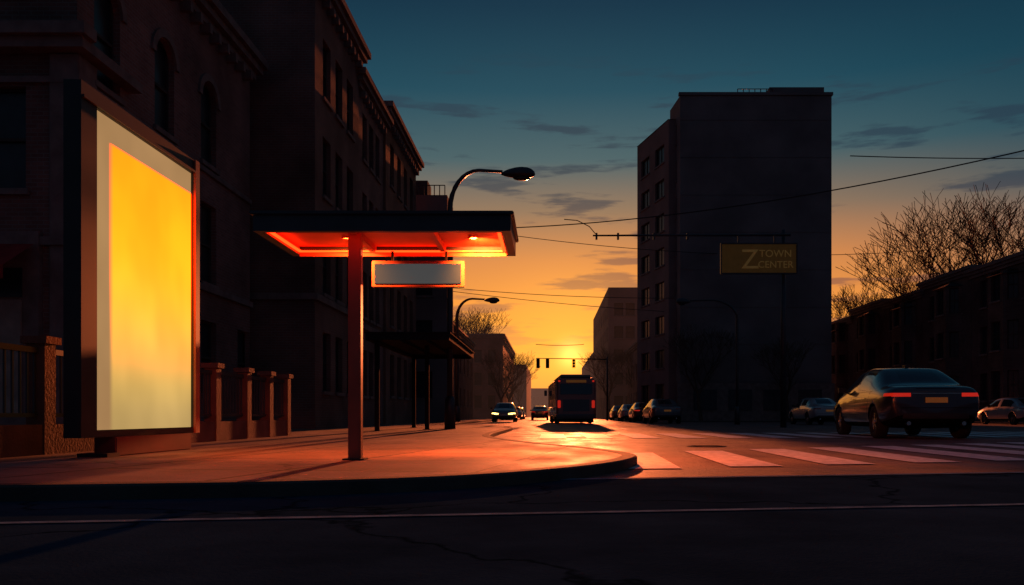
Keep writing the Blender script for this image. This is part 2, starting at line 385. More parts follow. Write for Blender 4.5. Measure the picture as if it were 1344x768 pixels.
block('office_building',8.0,13.8,112,150,17.6,M_far,front=wingrid(5.8,3,1.2,5,1.5,3.1,1.6),left=wingrid(38,9,1.5,5,1.5,3.1,1.6),cornice=0)
block('shop_building',9.9,15,84,105,8.5,M_brickB,left=wingrid(21,7,1.2,2,1.3,3.2,1.8),front=wingrid(5,2,1,2,1.3,3.2,1.8))
block('distant_building',-14,-5,190,240,12,M_far,front=wingrid(9,4,1,3,1.5,3.2,1.6),cornice=0)
block('distant_building',9.5,20,180,240,14,M_far,front=wingrid(10,4,1,4,1.5,3.2,1.6),cornice=0)
block('distant_building',-9,5,420,440,14,M_far,front=wingrid(14,6,1,3,1.5,3.2,1.6),cornice=0)
block('distant_building',6,26,400,440,20,M_far,front=wingrid(20,6,1,4,1.5,3.2,1.6),cornice=0)
yy=42
for k,(ln,h) in enumerate([(8,10.9),(7.5,10.4),(7.5,10.7),(7.5,10.2),(7.5,10.5),(8,9.9)]):
    b=block('row_house',29,40,yy,yy+ln-.04,h,M_brickR,left=wingrid(ln,3,.9,3,1.5,3.1,1.8),front=wingrid(11,4,.9,3,1.5,3.1,1.8),cornice=.35)
    bm=bmesh.new()
    yb0=yy+1.2; H=h-1.1
    facade(bm,(28.1,yb0+.6,0),(0,1,0),(-1,0,0),1.8,H,[(.35,1.45,1.5+3.1*j,3.3+3.1*j) for j in range(3)])
    facade(bm,(28.999,yb0,0),(-.9,.6,0),(-.55,-.83,0),1.08,H,[(.25,.85,1.5+3.1*j,3.3+3.1*j) for j in range(3)],sill=False)
    facade(bm,(28.1,yb0+2.4,0),(.9,.6,0),(-.55,.83,0),1.08,H,[(.25,.85,1.5+3.1*j,3.3+3.1*j) for j in range(3)],sill=False)
    me=bpy.data.meshes.new('bay'); bm.to_mesh(me); bm.free(); newobj('bay',me,b,[M_brickR,M_glass,M_frame,M_stone])
    me=bpy.data.meshes.new('bay_roof'); me.from_pydata([(28.999,yb0-.1,H),(28.0,yb0+.55,H),(28.0,yb0+2.45,H),(28.999,yb0+3.1,H),(28.999,yb0+1.5,H+.5)],[],[(0,1,4),(1,2,4),(2,3,4),(0,1,2,3)]); newobj('bay_roof',me,b,[M_roof])
    box('chimney',33,33.8,yy+.3,yy+1.2,h-.1,h+1.1,M_brickR,b)
    yy+=ln

# ------------------------------------------------------------ fence
F=empty('railing_fence',(-5.45,12,.1))
bm=bmesh.new(); bm2=bmesh.new(); posts=[3.4,6.2,9.0,11.3,13.6,15.0,16.2,17.3]
for i,y in enumerate(posts):
    bbox(bm2,-5.55,-5.35,y-.1,y+.1,.1,1.28); bbox(bm2,-5.59,-5.31,y-.14,y+.14,1.282,1.36)
    if i<len(posts)-1:
        y2=posts[i+1]; bbox(bm2,-5.53,-5.37,y+.101,y2-.101,.1,.42)
        bbox(bm,-5.48,-5.42,y+.1,y2-.1,1.18,1.24); bbox(bm,-5.47,-5.43,y+.1,y2-.1,.5,.54)
        n=int((y2-y)/.12)
        for k in range(1,n):
            yk=y+(y2-y)*k/n; bbox(bm,-5.46,-5.44,yk-.01,yk+.01,.541,1.179)
bmobj('bars',bm,F,[M_steel]); bmobj('posts_and_wall',bm2,F,[mat('fence_brick',(.17,.075,.055),.8,.2,bump=.4,bscale=30)])

# ------------------------------------------------------------ illuminated advertising panel
PB=empty('illuminated_billboard',(-4.46,9.3,.1))
Ya,Yb_,Za,Zb=7.98,10.62,.30,3.72
bm=bmesh.new()
xf,xb=-4.45,-4.62
ia,ib,ja,jb=8.26,10.5,.37,3.55
bbox(bm,xb,xf,Ya,ia,Za,Zb); bbox(bm,xb,xf,ib,Yb_,Za,Zb); bbox(bm,xb,xf,ia+.0005,ib-.0005,Za,ja); bbox(bm,xb,xf,ia+.0005,ib-.0005,jb,Zb)
bmobj('frame',bm,PB,[M_black])
box('frame_lip',xf+.002,xf+.03,ib+.002,Yb_,Za,Zb,M_reddish,PB)  # reddish lip colour stands for red light on the black frame
box('frame_lip_top',xf+.002,xf+.03,Ya,ib,jb+.003,jb+.03,M_black,PB)
box('plinth',xb-.02,xf+.04,8.55,10.35,.1,.298,mat('plinth_paint',(.12,.03,.025),.6,.3),PB,.01)
box('base_plate',xb-.05,xf+.08,8.3,8.54,.1,.14,M_black,PB)
box('core',xb+.05,xf-.06,ia+.001,ib-.001,ja+.001,jb-.001,M_black,PB)
def poster(name,strength):
    m=bpy.data.materials.new(name); N,L=nodes(m)
    for n in list(N):
        if n.type!='OUTPUT_MATERIAL': N.remove(n)
    out=[n for n in N if n.type=='OUTPUT_MATERIAL'][0]
    em=N.new('ShaderNodeEmission'); em.inputs['Strength'].default_value=strength
    L.new(em.outputs[0],out.inputs[0])
    g=N.new('ShaderNodeTexCoord'); s=N.new('ShaderNodeSeparateXYZ'); L.new(g.outputs['UV'],s.inputs[0])
    r=N.new('ShaderNodeValToRGB'); L.new(s.outputs[1],r.inputs[0]); cr=r.color_ramp; cr.interpolation='B_SPLINE'
    cr.elements[0].position=0; cr.elements[0].color=(.048,.031,.011,1)
    cr.elements[1].position=1; cr.elements[1].color=(.9,.038,.0008,1)
    for p,c in((.10,(.062,.040,.013,1)),(.25,(.09,.052,.010,1)),(.42,(.35,.060,.004,1)),(.6,(1,.058,.0012,1)),(.85,(1,.047,.001,1))):
        el=cr.elements.new(p); el.color=c
    def smooth(inp,a,b,A=0,B=1):
        mm=N.new('ShaderNodeMapRange'); mm.interpolation_type='SMOOTHSTEP'; mm.inputs[1].default_value=a; mm.inputs[2].default_value=b; mm.inputs[3].default_value=A; mm.inputs[4].default_value=B
        L.new(inp,mm.inputs[0]); return mm.outputs[0]
    fa=smooth(s.outputs[0],.12,.17); fb=smooth(s.outputs[1],.915,.925,1,0)
    mu=N.new('ShaderNodeMath'); mu.operation='MULTIPLY'; L.new(fa,mu.inputs[0]); L.new(fb,mu.inputs[1])
    mx=N.new('ShaderNodeMix'); mx.data_type='RGBA'; L.new(mu.outputs[0],mx.inputs[0])
    mx.inputs[6].default_value=(.040,.022,.009,1); L.new(r.outputs[0],mx.inputs[7])
    nz=N.new('ShaderNodeTexNoise'); nz.inputs['Scale'].default_value=2.2; L.new(g.outputs['UV'],nz.inputs['Vector'])
    k=smooth(nz.outputs['Fac'],.3,.7,.84,1.08)
    m2=N.new('ShaderNodeMix'); m2.data_type='RGBA'; m2.blend_type='MULTIPLY'; m2.inputs[0].default_value=1; L.new(mx.outputs[2],m2.inputs[6]); L.new(k,m2.inputs[7])
    L.new(m2.outputs[2],em.inputs[0]); return m
def posterface(name,x,m,flip=False):
    me=bpy.data.meshes.new(name)
    me.from_pydata([(x,ia+.002,ja+.002),(x,ib-.002,ja+.002),(x,ib-.002,jb-.002),(x,ia+.002,jb-.002)],[],[(3,2,1,0) if flip else (0,1,2,3)])
    uv=me.uv_layers.new(name='uv')
    co={0:(0,0),1:(1,0),2:(1,1),3:(0,1)}
    for l in me.loops: uv.data[l.index].uv=co[l.vertex_index]
    newobj(name,me,PB,[m])
posterface('lit_poster',xf-.03,poster('backlit_poster',10.5))
posterface('added_rear_glow',xb+.03,poster('rear_glow',1.3),True)  # unseen glowing face, added to redden the fence and brick building

# ------------------------------------------------------------ bus stop canopy
def shelter(name,x0,x1,y0,y1,zb,zt,px,py,sign=True,lamp=True,posts=None):
    S=empty(name,(px,py,.1))
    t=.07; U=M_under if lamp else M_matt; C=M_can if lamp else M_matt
    bm=bmesh.new()
    bbox(bm,x0,x1,y0,y0+t,zb,zt); bbox(bm,x0,x1,y1-t,y1,zb,zt); bbox(bm,x0,x0+t,y0+t+.001,y1-t-.001,zb,zt); bbox(bm,x1-t,x1,y0+t+.001,y1-t-.001,zb,zt)
    bmobj('fascia',bm,S,[C])
    box('roof_deck',x0-.03,x1+.03,y0-.03,y1+.03,zt+.002,zt+.035,C,S,.008)
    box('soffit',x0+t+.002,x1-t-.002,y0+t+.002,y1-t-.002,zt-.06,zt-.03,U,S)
    bm=bmesh.new()
    for fx in (.37,.68):
        xx=x0+(x1-x0)*fx; bbox(bm,xx-.025,xx+.025,y0+t+.002,y1-t-.002,zb+.02,zt-.061)
    bbox(bm,x0+t+.002,x0+t+.02,y0+t+.003,y1-t-.003,zb+.003,zt-.062); bbox(bm,x1-t-.02,x1-t-.002,y0+t+.003,y1-t-.003,zb+.003,zt-.062)
    bbox(bm,x0+t+.021,x1-t-.021,y1-t-.02,y1-t-.002,zb-.02,zb+.018)
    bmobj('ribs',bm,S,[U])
    if lamp:
        me=mat('shelter_strip_light',(.8,.3,.1),.5,emit=(1,.026,.003),es=7)
        bm=bmesh.new(); bbox(bm,x0+t+.03,x1-t-.03,y0+t+.01,y0+t+.05,zb+.015,zb+.03); bbox(bm,x0+t+.03,x0+t+.06,y0+t+.06,y1-t-.06,zb+.015,zb+.03); bbox(bm,x1-t-.06,x1-t-.03,y0+t+.06,y1-t-.06,zb+.015,zb+.03); bbox(bm,x0+t+.03,x1-t-.03,y1-t-.06,y1-t-.03,zb+.02,zb+.035)
        bmobj('strip_light',bm,S,[me])
        for k,(lx,ly,aim,en) in enumerate(((x0+.7,y0+.6,(-.1,1.2,-1.5),420),(x1-.4,y0+.6,(.7,1.9,-1.4),950))):  # spots and rings added to redden pavement and road, not shelter fittings
            bm=bmesh.new(); bmesh.ops.create_cone(bm,segments=20,radius1=.045,radius2=.045,depth=.02,cap_ends=False,matrix=Matrix.Translation((lx,ly,zt-.072))); bmobj('fill_spot_ring_%d'%k,bm,S,[M_under])
            l=bpy.data.lights.new('fill_spot','SPOT'); l.energy=en; l.color=(1,.115,.018); l.spot_size=R(125); l.spot_blend=1; l.shadow_soft_size=.035
            o=bpy.data.objects.new('fill_spot_%d'%k,l); scene.collection.objects.link(o); o.location=Vector((lx,ly,zt-.1))-S.location; o.rotation_euler=Vector(aim).to_track_quat('-Z','Y').to_euler(); o.parent=S
    for (qx,qy) in (posts or [(px,py)]):
        box('post',qx-.06,qx+.06,qy-.05,qy+.05,.1,zt-.064,M_reddish if sign else M_matt,S,.008)
        box('post_base',qx-.1,qx+.1,qy-.1,qy+.1,.1,.115,M_black,S)
    return S
S=shelter('bus_stop_shelter',-2.68,-.345,7.6,8.8,2.19,2.335,-1.82,7.9)
box('sign_frame',-1.81,-.86,8.57,8.62,1.83,2.1,M_reddish,S,.006)
box('sign_face',-1.775,-.895,8.555,8.568,1.865,2.065,mat('sign_face',(.006,.02,.03),.8,.0,emit=(.5,.5,.5),es=.12),S)  # grey of the dark face comes from added emission, no lamp behind
for x in(-1.6,-1.05): box('sign_hanger',x-.012,x+.012,8.585,8.605,2.101,2.2,M_black,S)
shelter('bus_stop_shelter',-4.7,-2.55,21.5,28.5,2.45,2.62,-4.4,22,sign=False,lamp=False,posts=[(-4.5,22),(-3.55,24.5),(-4.5,28),(-3.3,28)])

# ------------------------------------------------------------ street lamps
def lamp(name,x,y,H,reach,head,sgn=1,z0=.1,r=.09):
    e=empty(name,(x,y,z0))
    pts=[(x,y,z0),(x,y,z0+H*.45),(x,y,H*.84)]
    a=[]
    for k in range(1,9):
        t=k/8*math.pi/2
        a.append((x+sgn*reach*.55*(1-math.cos(t)),y,H*.84+H*.15*math.sin(t)))
    a.append((x+sgn*reach,y,H*.985))
    n=len(pts)+len(a); tube('pole',pts+a,[r*(1-.55*i/n) for i in range(n)],M_steel,e,10)
    tube('pole_base',[(x,y,z0),(x,y,z0+.9),(x,y,z0+1.0)],[r*1.9,r*1.7,r*1.05],M_steel,e,10)
    bm=bmesh.new(); bmesh.ops.create_uvsphere(bm,u_segments=16,v_segments=10,radius=.5)
    for v in bm.verts:
        v.co.x*=head; v.co.y*=.42; v.co.z*=.48 if v.co.z>0 else .26
        w=.65+.5*(v.co.x/head*sgn+.5); v.co.y*=w; v.co.z*=w
        v.co+=Vector((x+sgn*(reach+head*.45),y,H*.975))
    bmobj('lamp_head',bm,e,[M_steel],True)
    bm=bmesh.new(); bmesh.ops.create_uvsphere(bm,u_segments=12,v_segments=6,radius=.5)
    for v in bm.verts:
        v.co.x*=head*.5; v.co.y*=.26; v.co.z*=.14; v.co+=Vector((x+sgn*(reach+head*.55),y,H*.975-.12))
    bmobj('lens',bm,e,[M_glass],True)
lamp('street_lamp',-3.0,25.5,8.05,1.6,1.05)
lamp('street_lamp',-5.9,54,8.1,1.8,1.0,r=.12)
lamp('street_lamp',10.35,46,6.9,2.6,.8,-1,z0=0,r=.08)

# ------------------------------------------------------------ mast arm with sign, right
G=empty('mast_arm_sign',(9.86,35,0))
tube('mast',[(9.86,35.2,0),(9.86,35.2,8.3)],[.13,.08],M_steel,G,10)
tube('arm',[(1.85,35,8.02),(10.1,35,8.05)],[.035,.06],M_steel,G,8)
tube('stay',[(.65,35,8.7),(1.2,35,8.65),(1.7,35,8.4),(1.95,35,8.1)],.02,M_steel,G,6)
for x in(2.0,2.9,4.4,5.8): box('clamp_%d'%int(x*10),x-.04,x+.04,34.93,35.07,7.85,8.12,M_steel,G)
M_sign=mat('sign_yellow',(.22,.12,.03),.5,.3,var=.2,emit=(.5,.25,.05),es=.022)
M_signt=mat('sign_letter',(.4,.25,.08),.5,.3,emit=(.8,.45,.12),es=.04)
box('sign_board',7.2,10.3,34.85,34.93,6.44,7.63,M_sign,G,.02)
bm=bmesh.new(); 
for a in((7.16,10.34,34.82,34.94,7.632,7.68),(7.16,10.34,34.82,34.94,6.39,6.438),(7.15,7.198,34.82,34.94,6.439,7.631),(10.302,10.35,34.82,34.94,6.439,7.631)): bbox(bm,*a)
bmobj('sign_border',bm,G,[M_steel])
for x in(7.9,9.4): box('sign_hanger_%d'%int(x*10),x-.03,x+.03,34.87,34.91,7.68,8.0,M_steel,G)
def text(s,size,loc,m,parent):
    c=bpy.data.curves.new('letters','FONT'); c.body=s; c.size=size; c.extrude=.01
    o=bpy.data.objects.new('letters',c); scene.collection.objects.link(o); o.rotation_euler=(R(90),0,0); o.location=Vector(loc)-parent.location; o.parent=parent; c.materials.append(m)
text('Z',1.15,(8.0,34.835,6.62),M_signt,G); text('TOWN',.42,(8.75,34.835,7.1),M_signt,G); text('CENTER',.4,(8.7,34.835,6.65),M_signt,G)

# ------------------------------------------------------------ traffic signals
TS=empty('traffic_signal',(5.2,80,0))
tube('mast',[(5.6,80,0),(5.6,80,6.1)],[.1,.07],M_steel,TS,8); tube('arm',[(-1.2,80,5.95),(5.6,80,5.85)],[.035,.06],M_steel,TS,6)
M_amber=mat('signal_amber',(.6,.3,.02),.4,emit=(1,.35,.02),es=1.2)
for k,x in enumerate((-1.0,-.1,2.4)):
    box('signal_head_%d'%k,x-.17,x+.17,79.8,80.05,5.0,5.9,M_black if k<2 else M_amber,TS,.03)
    for j in range(3):
        bm=bmesh.new(); bmesh.ops.create_cone(bm,segments=12,radius1=.12,radius2=.13,depth=.14,cap_ends=True,matrix=Matrix.Translation((x,79.75,5.18+.27*j))@Matrix.Rotation(R(90),4,'X')); bmobj('visor_%d_%d'%(k,j),bm,TS,[M_black])

# ------------------------------------------------------------ wires
def wire(p0,p1,sag,r=.018):
    p0=Vector(p0);p1=Vector(p1); pts=[]
    for i in range(25):
        t=i/24; p=p0.lerp(p1,t); p.z-=sag*4*t*(1-t); pts.append(p)
    tube('overhead_wire',pts,r,M_black,None,5)
wire((-3.0,35,8.3),(16.5,24,8.8),.65,.022)
wire((10.8,30,9.8),(34,40,13.4),.3,.02)
wire((-12,60,10.2),(9,60,8.9),.35,.022)
wire((-12,44,8.0),(8,58,7.7),.25,.018)
wire((-8,60,14.2),(34,70,14.5),1.3,.025)
wire((-1.3,85,7.7),(3.6,85,7.7),.1,.03)

# ------------------------------------------------------------ trees
def treemesh(seed,H,levels=6,spread=.44,minr=.016):
    rnd=random.Random(seed); bm=bmesh.new()
    def br(p,d,L,r,lv):
        n=3 if lv else 2; pts=[p.copy()]; rad=[r]; q=p.copy()
        r2=max(minr,r*.68)
        for i in range(n):
            d=(d+Vector((rnd.uniform(-1,1),rnd.uniform(-1,1),rnd.uniform(-.3,.8)))*.17).normalized()
            q=q+d*L/n; pts.append(q.copy()); rad.append(r+(r2-r)*(i+1)/n)
        addtube(bm,pts,rad,7 if lv>levels-2 else 3,cap=False)
        if lv==0: return
        k=rnd.choice((2,3,3)) if lv<levels else 4
        a0=rnd.uniform(0,6.28)
        for i in range(k):
            a=a0+i*6.28/k+rnd.uniform(-.5,.5)
            side=Vector((math.cos(a),math.sin(a),rnd.uniform(-.05,.35)))
            nd=(d*(1-spread*.6)+side*spread*rnd.uniform(.7,1.25)).normalized()
            br(q,nd,L*rnd.uniform(.66,.86),r2*.8,lv-1)
        if lv<levels:
            for _ in range(2):
                a=rnd.uniform(0,6.28); m=pts[rnd.choice((1,2))]
                br(m,(d*.6+Vector((math.cos(a),math.sin(a),.2))*.7).normalized(),L*.5,max(minr,r2*.45),max(0,lv-3))
    br(Vector((0,0,0)),Vector((0,0,1)),H*.22,H*.017,levels)
    top=max(v.co.z for v in bm.verts)
    for v in bm.verts: v.co*=H/top
    me=bpy.data.meshes.new('branches'); bm.to_mesh(me); bm.free(); me.materials.append(M_bark); return me
tm=[treemesh(3,16),treemesh(11,16),treemesh(23,16)]
def tree(x,y,h,k,rot=0,name='bare_tree'):
    o=bpy.data.objects.new(name,tm[k]); scene.collection.objects.link(o); o.location=(x,y,0); s=h/16; o.scale=(s,s,s); o.rotation_euler=(0,0,rot)
for a in [(35,66,18.5,0,0),(38.5,68,18.0,1,1),(34,76,16.2,1,2),(34,86,15.2,2,.5),(34,94,14.5,0,2.2),(-9,125,16.8,0,1),(-12,128,16.5,2,3),(-5.6,118,9.2,1,2),(-5.5,100,8.5,2,1),(-5.7,140,10,0,1),(-5.6,165,11,1,0),(7.6,104,9.2,1,.4),(10.8,100,8.8,2,2.4),(11.5,63.2,7.5,2,1.2),(18,63,6.5,1,.2)]:
    tree(*a)

# ------------------------------------------------------------ cars
ST=[
(0.00,.62,.40,.74,.62,.74,.84,.64,.94),
(0.06,.74,.32,.82,.62,.80,.88,.70,1.01),
(0.30,.86,.24,.90,.62,.86,.92,.75,1.045),
(0.62,.88,.21,.92,.62,.88,.94,.74,1.07),
(0.74,.88,.20,.92,.62,.885,.945,.72,1.10),
(1.12,.88,.20,.92,.62,.885,.95,.655,1.29),
(1.45,.88,.20,.92,.62,.885,.955,.62,1.415),
(1.60,.88,.20,.92,.62,.885,.955,.61,1.45),
(2.28,.88,.20,.92,.60,.885,.95,.62,1.485),
(2.36,.88,.20,.92,.60,.885,.95,.62,1.485),
(2.90,.88,.20,.92,.60,.885,.94,.61,1.45),
(3.05,.88,.20,.92,.60,.88,.935,.61,1.42),
(3.50,.88,.20,.92,.60,.88,.92,.66,1.22),
(3.85,.88,.20,.92,.60,.875,.90,.71,1.03),
(3.95,.88,.20,.92,.60,.87,.89,.72,1.00),
(4.45,.86,.22,.90,.56,.83,.80,.68,.89),
(4.70,.80,.25,.84,.52,.76,.70,.62,.78),
(4.80,.66,.30,.70,.48,.64,.62,.54,.68)]
def car_body():
    bm=bmesh.new(); rings=[]
    for (y,ws,zb,wm,zm,wb,zl,wt,zt) in ST:
        h=[(ws*.8,zb),(ws,zb+.08),(wm,zm),(wb,zl),(wt,zt-.035),(wt*.8,zt)]
        rings.append([bm.verts.new((x,y,z)) for x,z in h]+[bm.verts.new((-x,y,z)) for x,z in reversed(h)])
    for i in range(len(rings)-1):
        for k in range(12):
            f=bm.faces.new((rings[i][k],rings[i][(k+1)%12],rings[i+1][(k+1)%12],rings[i+1][k]))
            y0=ST[i][0]
            seg=min(k,10-k) if k<11 else -1
            if seg==3 and (1.12<=y0<2.28 or 2.36<=y0<3.5): f.material_index=1
            if k==5 and (0.74<=y0<1.45 or 3.05<=y0<3.85): f.material_index=1
            if seg in(0,-1): f.material_index=2
    for r in(rings[0],rings[-1]):
        for k in range(5): bm.faces.new((r[k],r[k+1],r[10-k],r[11-k]))
    bmesh.ops.recalc_face_normals(bm,faces=bm.faces)
    me=bpy.data.meshes.new('body'); bm.to_mesh(me); bm.free()
    for p in me.polygons: p.use_smooth=True
    o=bpy.data.objects.new('tmp_body',me); scene.collection.objects.link(o)
    for m in(M_black,M_glass,M_black): me.materials.append(m)
    s=o.modifiers.new('s','SUBSURF'); s.levels=2; s.render_levels=2
    bm=bmesh.new()
    for y in(.96,3.84):
        for sx in(-1,1):
            bmesh.ops.create_cone(bm,segments=40,radius1=.375,radius2=.375,depth=.5,cap_ends=True,matrix=Matrix.Translation((sx*.85,y,.33))@Matrix.Rotation(R(90),4,'Y'))
    mc=bpy.data.meshes.new('cut'); bm.to_mesh(mc); bm.free(); c=bpy.data.objects.new('cut',mc); scene.collection.objects.link(c)
    for m in(M_black,M_glass,M_black): mc.materials.append(m)
    for p in mc.polygons: p.material_index=2
    b=o.modifiers.new('b','BOOLEAN'); b.object=c; b.operation='DIFFERENCE'; b.solver='EXACT'
    dg=bpy.context.evaluated_depsgraph_get(); res=bpy.data.meshes.new_from_object(o.evaluated_get(dg))
    bpy.data.objects.remove(o); bpy.data.objects.remove(c)
    return res
body_me=car_body(); body_me.name='car_body'
bmt=bmesh.new(); bmt.from_mesh(body_me); bvh=BVHTree.FromBMesh(bmt); bmt.free()
def patch(bm,axis,a0,a1,z0,z1,sgn=1,off=.006,n=10,slant=0,mi=0):
    grid=[]
    for i in range(n+1):
        row=[]
        for j in range(5):
            a=a0+(a1-a0)*i/n; z=z0+(z1-z0)*j/4
            if axis=='rear': o=Vector((a*sgn,-1,z)); d=Vector((0,1,0))
            elif axis=='front': o=Vector((a*sgn,6,z)); d=Vector((0,-1,0))
            elif axis=='top': o=Vector((z*sgn,a,3)); d=Vector((0,0,-1))
            else: o=Vector((sgn*2,a+slant*(z-z0),z)); d=Vector((-sgn,0,0))
            h,nn,_,_=bvh.ray_cast(o,d)
            row.append(bm.verts.new(h+nn*off) if h else None)
        grid.append(row)
    for i in range(n):
        for j in range(4):
            q=[grid[i][j],grid[i+1][j],grid[i+1][j+1],grid[i][j+1]]
            if all(q): 
                f=bm.faces.new(q); f.material_index=mi; f.smooth=True
def mk(bm,name,mats=None):
    me=bpy.data.meshes.new(name); bm.to_mesh(me); bm.free()
    for m in mats or []: me.materials.append(m)
    return me
M_tail=mat('tail_lamp_red',(.4,.02,.01),.25,.6,emit=(1,.03,.01),es=.4,coat=1)
M_taildim=mat('tail_lamp_unlit',(.2,.015,.01),.25,.6,coat=1)
M_head=mat('head_lamp_glass',(.5,.5,.5),.15,.7,coat=1)
M_headon=mat('head_lamp_on',(.8,.8,.6),.2,emit=(1,.6,.15),es=5)
M_chrome=mat('chrome',(.4,.4,.4),.25,.5,metal=1,var=.05)
M_plate=mat('number_plate',(.4,.2,.08),.5,emit=(1,.35,.06),es=.05)
M_tyre=mat('tyre_rubber',(.02,.02,.02),.85,.2)
M_seam=mat('panel_gap',(.004,.004,.004),.9,.05)
bm=bmesh.new()
for s in(1,-1): patch(bm,'rear',.46,.79,.815,.885,s); patch(bm,'side',.06,.36,.825,.885,s)
tail_me=mk(bm,'tail_lamps')
bm=bmesh.new(); patch(bm,'front',.36,.68,.56,.66); patch(bm,'front',.36,.68,.56,.66,-1); patch(bm,'side',4.4,4.76,.60,.69,1); patch(bm,'side',4.4,4.76,.60,.69,-1); head_me=mk(bm,'head_lamps')
bm=bmesh.new()
for s in(1,-1):
    for y,z0,z1,sl_ in((1.42,.42,.93,-.25),(2.33,.26,.94,0),(3.3,.28,.92,.1)): patch(bm,'side',y,y+.012,z0,z1,s,.003,2,sl_)
    patch(bm,'side',1.42,3.3,.285,.297,s,.003,20)
    patch(bm,'rear',.0,.36,.962,.972,s,.003); patch(bm,'rear',0,.66,.60,.608,s,.003)
seam_me=mk(bm,'panel_gaps')
bm=bmesh.new()
for s in(1,-1):
    for y in(1.55,2.5): patch(bm,'side',y,y+.17,.80,.825,s,.025,4)
    patch(bm,'side',1.2,3.75,.945,.958,s,.008,30)
    patch(bm,'rear',0,.44,.87,.885,s,.012); patch(bm,'front',0,.34,.48,.60,s,.004,6)
trim_me=mk(bm,'chrome_trim')
bm=bmesh.new()
for s in(1,-1):
    patch(bm,'rear',.0,.60,.40,.50,s,.006); patch(bm,'front',0,.5,.34,.44,s,.006)
    bbox(bm,s*.90,s*1.06,3.1,3.22,.97,1.09); bbox(bm,s*.85,s*.92,3.14,3.2,.95,.985)
bbox(bm,-.03,.03,1.75,1.95,1.455,1.52)
low_me=mk(bm,'mirrors_and_valance')
bm=bmesh.new()
for s in(1,-1): bmesh.ops.create_cone(bm,segments=14,radius1=.04,radius2=.04,depth=.12,cap_ends=True,matrix=Matrix.Translation((s*.5,.05,.31))@Matrix.Rotation(R(90),4,'X'))
ex_me=mk(bm,'exhausts')
bm=bmesh.new(); bbox(bm,-.2,.2,-.028,-.012,.70,.80); plate_me=mk(bm,'number_plate')
def wheel_meshes():
    bt=bmesh.new(); prof=[(.20,-.1),(.31,-.11),(.328,-.085),(.333,0),(.328,.085),(.31,.11),(.20,.1)]; n=36; rs=[]
    for k in range(n):
        a=2*math.pi*k/n; rs.append([bt.verts.new((x,r*math.cos(a),r*math.sin(a))) for r,x in prof])
    for k in range(n):
        for j in range(len(prof)): 
            q=rs[k];w=rs[(k+1)%n]; j2=(j+1)%len(prof); f=bt.faces.new((q[j],q[j2],w[j2],w[j])); f.smooth=True
    br=bmesh.new()
    prof=[(.215,.1),(.205,.095),(.19,.03),(.19,-.05)]
    rs=[[br.verts.new((x,r*math.cos(2*math.pi*k/n),r*math.sin(2*math.pi*k/n))) for r,x in prof] for k in range(n)]
    for k in range(n):
        for j in range(3): br.faces.new((rs[k][j],rs[k][j+1],rs[(k+1)%n][j+1],rs[(k+1)%n][j]))
    for k in range(5):
        for dd in(-.16,.16):
            a=2*math.pi*k/5+dd
            bbox(br,.055,.085,-.014,.014,.03,.205,0,Matrix.Rotation(a,4,'X'))
    bmesh.ops.create_cone(br,segments=16,radius1=.05,radius2=.04,depth=.03,cap_ends=True,matrix=Matrix.Translation((.085,0,0))@Matrix.Rotation(R(90),4,'Y'))
    bd=bmesh.new(); bmesh.ops.create_cone(bd,segments=24,radius1=.15,radius2=.15,depth=.02,cap_ends=True,matrix=Matrix.Rotation(R(90),4,'Y'))
    bmesh.ops.recalc_face_normals(bt,faces=bt.faces); bmesh.ops.recalc_face_normals(br,faces=br.faces)
    return mk(bt,'tyre',[M_tyre]),mk(br,'rim',[M_chrome]),mk(bd,'brake_disc',[M_steel])
ty,ri,di=wheel_meshes()
def child(name,me,parent,mats=None,loc=(0,0,0),rz=0):
    o=bpy.data.objects.new(name,me); scene.collection.objects.link(o); o.parent=parent; o.location=loc; o.rotation_euler=(0,0,rz)
    if mats:
        while len(me.materials)<len(mats): me.materials.append(M_black)
        for i,m in enumerate(mats): o.material_slots[i].link='OBJECT'; o.material_slots[i].material=m
    return o
M_cglass=mat('car_glass',(.012,.014,.018),.06,.8,var=.1,coat=.5)
def paint(name,c): return mat(name,c,.3,.5,var=.08,metal=.35,coat=1)
def car(name,x,y,yaw,pm,scale=1.0,lit=True,head=False,z=.005):
    e=empty(name,(x,y,z)); e.rotation_euler=(0,0,yaw); e.scale=(scale,)*3
    child('body',body_me,e,[pm,M_cglass,M_seam])
    child('tail_lamps',tail_me,e,[M_tail if lit else M_taildim]); child('head_lamps',head_me,e,[M_headon if head else M_head])
    child('panel_gaps',seam_me,e,[M_seam]); child('chrome_trim',trim_me,e,[M_chrome]); child('mirrors_and_valance',low_me,e,[M_black]); child('exhausts',ex_me,e,[M_chrome]); child('number_plate',plate_me,e,[M_plate])
    for i,(wx,wy,r) in enumerate(((.78,.96,0),(-.78,.96,math.pi),(.78,3.84,0),(-.78,3.84,math.pi))):
        child('tyre_%d'%i,ty,e,None,(wx,wy,.333),r); child('rim_%d'%i,ri,e,None,(wx,wy,.333),r); child('brake_disc_%d'%i,di,e,None,(wx,wy,.333),r)
    return e
P1=paint('paint_midnight',(.022,.028,.04)); P2=paint('paint_silver',(.35,.36,.37)); P3=paint('paint_grey',(.12,.12,.13)); P4=paint('paint_maroon',(.12,.03,.02))
car('sedan_car',8.12,17.55,R(-6),P1,1.11)
car('parked_car',14.6,43.5,R(0),P2,1.0,False)
car('parked_car',25.3,43.2,R(0),P2,1.0,False)
car('parked_car',7.1,50,R(1),P3,1.05,False)
car('parked_car',7.0,60,R(0),P4,1.0,True)
car('parked_car',7.0,70,R(0),P2,1.0,False)
car('parked_car',7.0,80,R(0),P3,1.0,False)
car('oncoming_car',-3.3,66,R(180),P3,1.0,False,True)
car('parked_car',-.9,85,R(0),P1,1,True); car('parked_car',-3.9,98,R(180),P3,1,False,False); car('parked_car',-3.9,108,R(180),P1,1,False,False)

